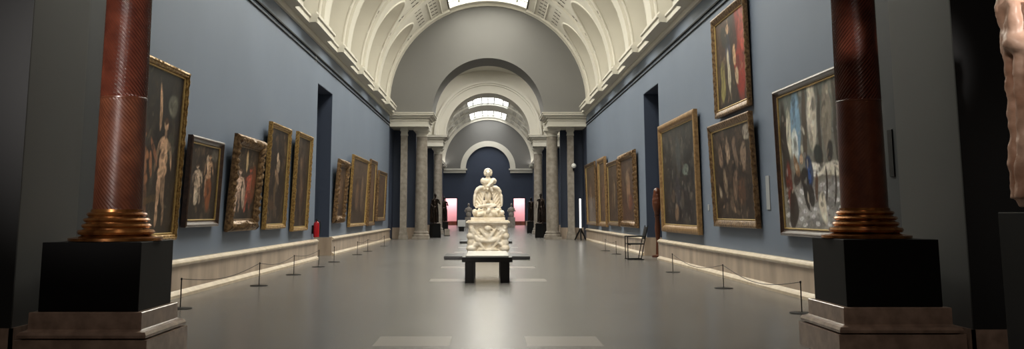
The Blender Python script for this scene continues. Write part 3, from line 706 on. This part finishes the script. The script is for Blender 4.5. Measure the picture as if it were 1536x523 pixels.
# pedestal: panelled die with corner scrolls, drapery swags and carved figures
mb = MB()
mb.box(-.5, .5, -.42, .42, .03, .9)
mb.box(-.62, .62, -.5, .5, 0, .1)
for sx in (-1, 1):
    for sy in (-1, 1):
        x, y = sx*.5, sy*.4
        mb.ell((x, y, .2), (.16,.16,.13)); mb.ell((x*1.02, y, .36), (.12,.12,.16)); mb.ell((x*1.04, y, .56), (.13,.14,.12)); mb.ell((x*.98, y, .72), (.11,.11,.14)); mb.ell((x*.98, y, .86), (.12,.12,.07))
        mb.tube([(x*.9, y*1.15, .2+.3*k/8+.0) for k in range(2)], .05)
    mb.tube([(sx*.52*math.cos(a)+0, -.47, .86-.5*abs(math.sin(a))*.9) for a in [PI/2*k/10 for k in range(11)]], [.05+.02*math.sin(k) for k in range(11)], 8)
    mb.tube([(sx*(.5-.42*k/9), -.46, .84-.36*math.sin(PI/2*k/9)) for k in range(10)], [.045]*10, 8)
    mb.tube([(sx*(.46-.3*k/9), -.47, .22+.14*math.sin(PI*k/9)) for k in range(10)], [.05]*10, 8)
    mb.ell((sx*.2, -.46, .16), (.14,.07,.08), (0, sx*.4, 0)); mb.ell((sx*.32, -.47, .46), (.07,.06,.14), (0, sx*.5, 0)); mb.ell((sx*.16, -.47, .66), (.05,.05,.18), (0, sx*.6, 0))
mb.ell((0, -.46, .80), (.12,.1,.09)); mb.ell((0, -.47, .14), (.11,.08,.08)); mb.ell((0, -.42, .5), (.2,.08,.2))
for k in range(26):
    mb.ell((rng.uniform(-.52,.52), rng.choice((-.44,-.46,.44)), rng.uniform(.1,.85)), (rng.uniform(.03,.07), .05, rng.uniform(.03,.09)), (0, rng.uniform(-1,1), 0), 8, 6)
carve(mb, 'carved_pedestal', 'marble', sc, .018, 2, .01, 9)
mb = MB()
mb.box(-.6, .6, -.5, .5, .92, .95); mb.box(-.66, .66, -.55, .55, .95, 1.0); mb.box(-.62, .62, -.52, .52, 1.0, 1.03); mb.box(-.52, .52, -.42, .42, 1.03, 1.12)
mb.box(-.56,.56,-.46,.46,.89,.92)
mb.build('cap_moulding', 'marble', sc, bevel=.008)
# heap of carved trophies
mb = MB(); mb.ell((0, 0, 1.2), (.47,.4,.2))
for k in range(60):
    a = rng.uniform(0, 2*PI); rr_ = rng.uniform(.1, .42); z = 1.15+rng.uniform(0, .26)*(1-rr_*.7)
    mb.ell((rr_*1.1*math.cos(a), rr_*.85*math.sin(a), z), (rng.uniform(.04,.12), rng.uniform(.04,.1), rng.uniform(.03,.07)), (rng.uniform(-1,1), rng.uniform(-1,1), rng.uniform(-2,2)), 10, 7)
mb.tube([(-.05,-.36,1.40),(.1,-.36,1.43),(.27,-.3,1.49)], [.04,.05,.035]); mb.ell((.2,-.36,1.24),(.12,.06,.07),(0,.5,0)); mb.ell((-.22,-.38,1.22),(.13,.06,.05),(0,-.4,0)); mb.ell((0,-.4,1.3),(.06,.06,.09),(0,.4,0)); mb.ell((-.4,-.25,1.28),(.09,.09,.09)); mb.ell((.42,-.2,1.26),(.08,.08,.08))
mb.tube([(-.3,-.28,1.44),(0,-.36,1.48),(.22,-.3,1.50)], [.045,.06,.05])
carve(mb, 'trophy_heap', 'marble', sc, .016, 1, .01, 12)
# bird: body, legs, raised drooping wings in layers of feathers
mb = MB(); mb.ell((0, .0, 1.76), (.115,.12,.2)); mb.ell((0, .02, 1.92), (.1,.1,.1)); mb.ell((-.02, -.12, 1.98), (.06,.07,.09)); mb.tube([(-.02,-.18,1.98),(-.02,-.24,1.94)], [.03,.01])
for sx in (-1, 1): mb.tube([(sx*.09,-.06,1.62),(sx*.13,-.1,1.5),(sx*.12,-.14,1.38)], [.075,.05,.035])
carve(mb, 'bird_body', 'marble', sc, .014, 1, .008, 25)
for sx in (-1, 1):
    mb = MB()
    arc_ = [(.05,2.0),(.14,2.035),(.24,2.03),(.32,1.98),(.375,1.89),(.405,1.78),(.415,1.66),(.42,1.55),(.42,1.46)]
    mb.tube([(sx*x, -.02, z) for x, z in arc_], [.04,.055,.06,.06,.055,.05,.045,.04,.025], 10)
    low = [(.04,1.9),(.09,1.84),(.12,1.76),(.14,1.68),(.16,1.6),(.19,1.52),(.24,1.46),(.30,1.42),(.36,1.41)]
    G_ = lambda dy: [[(sx*(a_[0]*(1-q)+l_[0]*q), dy+.03*math.sin(PI*q), a_[1]*(1-q)+l_[1]*q) for q in [k/6 for k in range(7)]] for a_, l_ in zip(arc_, low)]
    f_, b_ = G_(.0), G_(.07)
    mb.grid(f_); mb.grid(b_)
    for e_ in (0, -1): mb.grid([f_[e_], b_[e_]])
    mb.grid([[r_[0] for r_ in f_], [r_[0] for r_ in b_]]); mb.grid([[r_[-1] for r_ in f_], [r_[-1] for r_ in b_]])
    for k in range(1, 9): mb.tube([(sx*(arc_[k][0]*.9+low[k][0]*.1), .0, arc_[k][1]*.9+low[k][1]*.1), (sx*(arc_[k][0]*.5+low[k][0]*.5), .02, arc_[k][1]*.5+low[k][1]*.5), (sx*low[k][0], .02, low[k][1]-.02)], [.014,.016,.02], 6)
    carve(mb, 'wing', 'marble', sc, .011, 1)
# bust: draped shoulders, neck and head with a full ring of hair
mb = MB()
mb.ell((0, .02, 2.08), (.17,.13,.13)); mb.ell((-.02, 0, 2.2), (.2,.13,.12)); mb.ell((-.15, 0, 2.22), (.09,.09,.1)); mb.ell((.17, .01, 2.22), (.1,.09,.1))
mb.tube([(.18,-.06,2.26),(.1,-.13,2.16),(0,-.15,2.06),(-.12,-.13,1.95)], [.05,.05,.05,.035]); mb.tube([(.08,-.13,2.02),(.12,-.12,1.94),(.14,-.1,1.88)], [.05,.05,.03])
mb.tube([(0,.0,2.26),(0,-.01,2.4)], [.075,.065])
carve(mb, 'draped_bust', 'marble', sc, .012, 1, .008, 14)
mb = MB(); mb.ell((0, -.02, 2.46), (.085,.1,.125)); mb.ell((0,-.035,2.39),(.06,.07,.05)); mb.tube([(0,-.115,2.49),(0,-.145,2.44)], [.012,.02]); mb.ell((0,-.11,2.395),(.028,.018,.010))
for sx in (-1,1): mb.ell((sx*.035,-.105,2.5),(.02,.015,.01)); mb.ell((sx*.088,-.01,2.46),(.015,.025,.035))
hd = carve(mb, 'head', 'marble', sc, .008, 1)
mb = MB()
for k in range(40):
    a = PI*(-.18+1.36*k/39); 
    for q in (0, 1):
        mb.ell(((.105-.01*q)*math.cos(a), -.03+.05*q, 2.475+(.11)*math.sin(a)), (.034,.04,.034), (0,0,0), 8, 6)
mb.ell((0,.04,2.5),(.11,.09,.12))
carve(mb, 'hair', 'marble', hd, .01, 1, .01, 30)

# bench before the sculpture
bn = thing('bench', 'low black-legged bench with a pale top, end-on in front of the sculpture', 'bench', (-.015, 20.7, 0))
MB().box(-.5, .5, -1.27, 1.2, .40, .50).build('frame', 'blackwood', bn, bevel=.006)
MB().box(-.43, .43, -1.24, 1.16, .50, .53).build('seat_top', 'benchtop', bn, bevel=.01)
for sx in (-1, 1):
    for y in (-1.25, .98): MB().box(*sorted((sx*.44, sx*.26)), y, y+.2, 0, .40).build('leg', 'blackwood', bn, bevel=.005)

# ------------------------------------------------------------------ rope barriers
def make_post():
    t = thing('barrier_post', '', 'stanchion', (0,0,0), 0, 'low rope barrier posts')
    MB().lathe([(.17,0),(.17,.008),(.15,.014),(.03,.016),(.012,.02)], 32).build('base', 'steel', t, smooth=40)
    MB().lathe([(.0085,.016),(.0085,.40),(.013,.405),(.013,.43),(.006,.435)], 12).build('pole', 'steel', t, smooth=40)
    return t
posts = {'L': [(10.9,'low post hidden behind the left pedestal'), (14.25,'low black barrier post right beside the left marble pedestal'), (18.7,'first free-standing low black post out from the left pedestal, widest gap behind it'), (22.0,'low black post midway along the left dado before the doorway'), (25.2,'low black post just before the left doorway, under the fire extinguisher'), (27.7,'low black post at the near edge of the left doorway'), (32.6,'low black post beyond the left doorway below the scroll-framed painting'), (35.4,'low black post beyond the left doorway, middle of the far three'), (41.0,'farthest low black post on the left side')],
         'R': [(13.6,'low black post tucked behind the right marble pedestal'), (18.05,'nearest low black post on the right, below the battle-like painting'), (22.95,'low black post on the right below the largest upright painting'), (33.0,'low black post on the right beyond the chair, nearer of the far two'), (36.0,'farthest low black post on the right side')]}
pr = make_post(); first = True
PX = {'L': -4.33, 'R': 4.3}
for s, lst in posts.items():
    for y, lab in lst:
        if y < 11: continue
        if first: o = pr; first = False
        else: o = dup(pr)
        o.location = (PX[s] if y > 14.5 or s == 'R' else -4.42, y, 0); o['label'] = lab
def rope(s, a, b, lab, sag=.1):
    xa = -4.42 if (s == 'L' and a < 15) else PX[s]
    p = [(xa+(PX[s]-xa)*k/16, a+.014+(b-a-.028)*k/16, .418-sag*math.sin(PI*k/16)) for k in range(17)]
    o = MB().tube(p, .006, 6).build('barrier_rope', 'rope', smooth=60); tag(o, lab, 'rope', 'barrier cords')
rope('L', 14.25, 18.7, 'long sagging cord of the nearest barrier span on the left', .12)
rope('L', 18.7, 22.0, 'cord of the second barrier span on the left', .09); rope('L', 22.0, 25.2, 'cord of the third left span, ending before the doorway', .06)
rope('L', 32.6, 35.4, 'cord of the first span beyond the left doorway', .06); rope('L', 35.4, 41.0, 'cord of the farthest span on the left', .1)
rope('R', 13.6, 18.05, 'sagging cord of the nearest span on the right running behind the pedestal', .16); rope('R', 18.05, 22.95, 'cord between the two right posts nearest the camera', .16)
rope('R', 33.0, 36.0, 'cord between the two farthest posts on the right', .08)

# ------------------------------------------------------------------ chair, extinguisher, wooden object
ch = thing('armchair', 'open black metal-framed chair standing by the right doorway', 'chair', (4.4, 29.3, 0), R(-90))
# local -Y is the front (towards the aisle)
MB().box(-.25, .25, -.26, .22, .44, .48).build('seat', 'blackwood', ch, bevel=.012)
b = MB()
P = [[(-.24+.48*i/6, .22+.10*j/5-.02*math.sin(PI*i/6), .60+.36*j/5) for i in range(7)] for j in range(6)]
b.grid(P); b.grid([[(x, y+.025, z) for x, y, z in r_] for r_ in P]); b.build('backrest', 'blackwood', ch)
for sx in (-1, 1):
    MB().tube([(sx*.27,-.27,.02),(sx*.27,-.27,.68)], .014).build('leg', 'steel', ch)
    MB().tube([(sx*.27,.12,.02),(sx*.27,.22,.5),(sx*.27,.34,1.0)], .014).build('leg', 'steel', ch)
    MB().tube([(sx*.27,-.29,.68),(sx*.27,.26,.68)], .016).build('armrest', 'steel', ch)
    MB().tube([(sx*.27,-.3,.015),(sx*.27,.2,.015)], .014).build('runner', 'steel', ch)
MB().tube([(-.27,-.2,.43),(.27,-.2,.43)], .012).build('stretcher', 'steel', ch)

ex = thing('fire_extinguisher', 'red fire extinguisher mounted at the near edge of the left doorway', 'fire extinguisher', (-5.05, 28.85, .66))
MB().lathe([(.07,0),(.085,.01),(.085,.38),(.07,.43),(.03,.46),(.025,.49)], 28).build('cylinder', 'red', ex, smooth=35)
mb = MB().box(-.03,.03,-.1,.04,.49,.505); mb.tube([(0,.03,.505),(0,-.1,.53)], .012); mb.build('handle', 'hose', ex)
MB().tube([(.03,0,.49),(.1,0,.47),(.12,0,.36),(.105,0,.2),(.1,0,.1)], .013).build('hose', 'hose', ex)
MB().box(-.13,-.085,-.05,.05,.1,.35).build('bracket', 'steel', ex)

wo = thing('wooden_bust_stand', 'brown rounded wooden carving on a slim stand inside the right doorway', 'carving', (5.35, 30.9, 0))
mb = MB(); mb.ell((0,0,1.72),(.15,.15,.42)); mb.ell((0,-.02,2.02),(.11,.11,.14)); mb.ell((0,0,1.36),(.09,.09,.12)); carve(mb, 'carving', 'wood', wo, .02, 2, .015, 6)
MB().lathe([(.2,0),(.2,.05),(.08,.08),(.06,.5),(.09,.9),(.07,1.2),(.1,1.28)], 24).build('stand', 'wood', wo, smooth=35)

# ------------------------------------------------------------------ bronze statues in the middle hall
def make_bronze():
    t = thing('bronze_statue', '', 'statue', (0,0,0), 0, 'dark bronze statues'); z = .76
    mb = MB(); mb.box(-.22,.22,-.22,.22,z,z+.06)
    mb.tube([(-.08,0,z+.05),(-.09,-.01,z+.45),(-.08,0,z+.88)], [.05,.07,.095]); mb.tube([(.1,.06,z+.05),(.1,-.04,z+.45),(.07,0,z+.88)], [.05,.07,.095])
    mb.ell((-.08,-.05,z+.08),(.05,.12,.04)); mb.ell((.1,.01,z+.08),(.05,.12,.04))
    mb.ell((0,0,z+.93),(.16,.11,.13)); mb.ell((0,0,z+1.12),(.13,.1,.18)); mb.ell((0,0,z+1.28),(.17,.11,.15)); mb.ell((0,0,z+1.38),(.2,.09,.07))
    mb.tube([(0,0,z+1.4),(0,-.01,z+1.52)], [.055,.05]); mb.ell((0,-.01,z+1.62),(.075,.09,.11)); mb.ell((0,-.1,z+1.61),(.015,.02,.02))
    mb.tube([(-.2,0,z+1.37),(-.28,-.02,z+1.1),(-.2,-.16,z+.95)], [.055,.045,.03]); mb.ell((-.18,-.2,z+.93),(.035,.05,.03))
    mb.tube([(.2,0,z+1.37),(.27,-.06,z+1.12),(.12,-.18,z+1.2)], [.055,.045,.03]); mb.ell((.08,-.2,z+1.22),(.03,.04,.04))
    carve(mb, 'figure', 'darkbronze', t, .016, 2)
    mb = MB()
    for k in range(9):
        x = -.2+.05*k; mb.tube([(x*.7,.1+.02*math.sin(k*2),z+1.38),(x*1.1,.13+.03*math.sin(k*2),z+.8),(x*1.15,.1,z+.08)], [.035,.05,.05])
    carve(mb, 'cloak', 'darkbronze', t, .02, 1)
    MB().prism([(-.27,0),(.27,0),(.23,.74),(-.23,.74)], 1, -.24, .24).build('pedestal', 'black', t, bevel=.01)
    MB().box(-.25,.25,-.26,.26,.72,.76).build('cap', 'black', t)
    return t
bz = make_bronze()
for k, (x, y, rz, lab) in enumerate(((-3.0, 55.5, .5, 'dark bronze standing figure on a black pedestal just right of the thick left column'), (-3.0, 66.5, .3, 'dark bronze figure on a black pedestal beside the left pink doorway'),
        (3.0, 55.5, -.5, 'dark bronze standing figure on a black pedestal just left of the thick right column'), (3.05, 69.0, -.3, 'dark bronze figure on a black pedestal beside the right pink doorway'))):
    o = bz if k == 0 else dup(bz)
    o.location = (x, y, 0); o.rotation_euler = (0, 0, rz); o['label'] = lab
# small pale statues deep in the far gallery
def pale(x, y, lab):
    t = thing('pale_statue', lab, 'statue', (x, y, 0), 0, 'pale statues in the far gallery')
    MB().box(-.35,.35,-.3,.3,0,1.0).build('pedestal', 'colstone', t, bevel=.01)
    mb = MB(); mb.ell((0,0,1.25),(.28,.2,.3)); mb.ell((0,0,1.7),(.3,.18,.3)); mb.ell((0,-.02,2.2),(.12,.13,.16)); mb.tube([(0,0,1.9),(0,0,2.1)], .08)
    for sx in (-1,1): mb.tube([(sx*.25,0,1.85),(sx*.38,-.02,1.6),(sx*.28,-.1,1.4)], [.08,.07,.05])
    carve(mb, 'bust', 'colstone', t, .03, 2, .02, 6)
pale(-1.9, 96, 'small pale grey statue far off, left of the marble sculpture'); pale(2.3, 96, 'small pale grey statue far off, right of the marble sculpture')
wb = thing('white_box', 'small white box sign on the far floor left of the sculpture', 'sign', (-2.05, 76, 0)); MB().box(-.3,.3,-.05,.05,.35,.85).build('panel', 'white', wb, bevel=.01); MB().box(-.2,.2,-.15,.15,0,.35).build('foot', 'steel', wb)
gs = thing('label_stand', 'grey label stand on the floor by the left bronze pedestals', 'stand', (-2.5, 60, 0)); MB().box(-.2,.2,-.12,.12,0,.04).build('base', 'steel', gs); MB().box(-.16,.16,-.03,.03,.04,.42).build('panel', 'colstone', gs)
# white light tube on a black tripod, and a globe on the pilaster
ls = thing('tripod_light', 'upright white tube on a spread black tripod against the far right blue screen', 'lamp', (4.72, 50.0, 0))
MB().tube([(0,0,.62),(0,0,2.1)], .045, 12).build('tube', 'whitelit', ls, smooth=40)
for a in range(3):
    MB().tube([(0,0,.6),(.33*math.cos(a*2.09+.5), .33*math.sin(a*2.09+.5), .02)], [.05,.035]).build('leg', 'steel', ls)
gb = thing('globe_lamp', 'small white globe on a black bracket on the far right pilaster', 'lamp', (4.55, 51.7, 3.75)); MB().ell((0,-.24,.1),(.13,.13,.13)).build('globe', 'white', gb, smooth=60); MB().tube([(0,.12,-.1),(0,-.1,-.12),(0,-.22,-.02)], .05).build('bracket', 'steel', gb)
# marble figure cut by the right edge
bp_ = thing('black_pedestal', 'tall black pedestal at the right edge of the picture', 'pedestal', (4.42, 7.2, 0)); MB().box(-.46,.46,-.4,.4,0,1.36).build('block', 'black', bp_, bevel=.008)
mf = thing('marble_statue', 'pink veined marble statue cut off by the right edge, on a tall black pedestal', 'statue', (4.34, 7.15, 1.365))
mb = MB(); mb.ell((0,0,.10),(.42,.33,.06)); mb.tube([(0,0,.04),(0,0,.5),(0,0,1.0)], [.4,.38,.36], 16)
for k in range(14):
    a = 2*PI*k/14; mb.tube([(.42*math.cos(a), .33*math.sin(a), .09), (.40*math.cos(a+.1), .31*math.sin(a+.1), .6), (.42*math.cos(a+.3), .3*math.sin(a+.3), 1.2), (.44*math.cos(a+.3), .24*math.sin(a+.3), 1.55)], [.06,.05,.045,.05])
mb.ell((0,0,1.3),(.43,.27,.36)); mb.ell((0,0,1.6),(.42,.2,.14)); mb.tube([(0,0,1.65),(0,-.02,1.9)], [.1,.09]); mb.ell((0,-.02,2.05),(.13,.16,.19))
for sx in (-1,1): mb.tube([(sx*.38,0,1.6),(sx*.44,-.05,1.25),(sx*.2,-.25,1.1)], [.11,.09,.06])
carve(mb, 'figure', 'pinkmarble', mf, .02, 1, .02, 8)

# ------------------------------------------------------------------ lights
def area(name, loc, rot, sx_, sy_, e, col=(1,.95,.86), spread=180):
    l = bpy.data.lights.new(name, 'AREA'); l.shape = 'RECTANGLE'; l.size = sx_; l.size_y = sy_; l.energy = e; l.color = col; l.spread = R(spread)
    o = bpy.data.objects.new(name, l); C.objects.link(o); o.location = loc; o.rotation_euler = rot; return o
def spot(name, loc, tgt, ang, e, rad, col):
    l = bpy.data.lights.new(name, 'SPOT'); l.energy = e; l.color = col; l.spot_size = R(ang); l.spot_blend = .7; l.shadow_soft_size = rad
    o = bpy.data.objects.new(name, l); C.objects.link(o); o.location = loc; o.rotation_euler = (Vector(tgt)-Vector(loc)).to_track_quat('-Z', 'Y').to_euler()
    return o
for sx in (-1, 1):      # warm lamps on top of the cornice washing the vault
    for yc in LUN1: area('cornice_uplight', (sx*(W-.2), yc, 7.02), (PI, sx*R(-14), 0), .2, 2.8, 12, (1,.92,.8))
    for yc in LUN2[::2]: area('cornice_uplight_far', (sx*(W-.2), yc, 7.02), (PI, sx*R(-14), 0), .2, 5, 30, (1,.95,.88))
    spot('column_spot', (-4.4, 1.2, 3.4) if sx < 0 else (5.3, 1.6, 3.4), (-3.55, 9.46, 2.7) if sx < 0 else (3.75, 9.86, 2.7), 13 if sx < 0 else 11, 6500 if sx < 0 else 2200, 1.3 if sx < 0 else .2, (1,.93,.88))
area('rotunda_fill', (0, 3, 7.2), (0, 0, 0), 2, 2, 120, (1,.85,.74))  # added unseen fill that brightens the pedestal fronts
spot('statue_spot', (1.5, 3.6, 5.5), (4.4, 7.2, 2.6), 22, 200, .3, (1,.92,.84))
area('sculpture_spot', (0, 24.0, 11.6), (R(-32+64), 0, 0), .5, .5, 26, (1,.94,.86), 40)
for x in (-4.25, 3.62): area('pink_room_lamp', (x, Y5+1.2, 3.5), (0,0,0), 1.2, 1.2, 90, (1,.92,.92))
world = bpy.data.worlds.new('World'); bpy.context.scene.world = world; world.use_nodes = True
world.node_tree.nodes['Background'].inputs[0].default_value = (.5,.6,.75,1); world.node_tree.nodes['Background'].inputs[1].default_value = .3

# ------------------------------------------------------------------ camera
cam = bpy.data.cameras.new('Camera'); co = bpy.data.objects.new('Camera', cam); C.objects.link(co)
co.location = (0, 0, 1.35); co.rotation_euler = (PI/2+math.atan(1450/9500), 0, 0)
cam.sensor_fit = 'HORIZONTAL'; cam.sensor_width = 36; cam.lens = 1450/1536*36; cam.shift_x = .0234375; cam.shift_y = -.106; cam.clip_end = 300
bpy.context.scene.camera = co
vs = bpy.context.scene.view_settings; vs.view_transform = 'Standard'; vs.look = 'None'; vs.gamma = 1; vs.exposure = .18; vs.use_curve_mapping = False
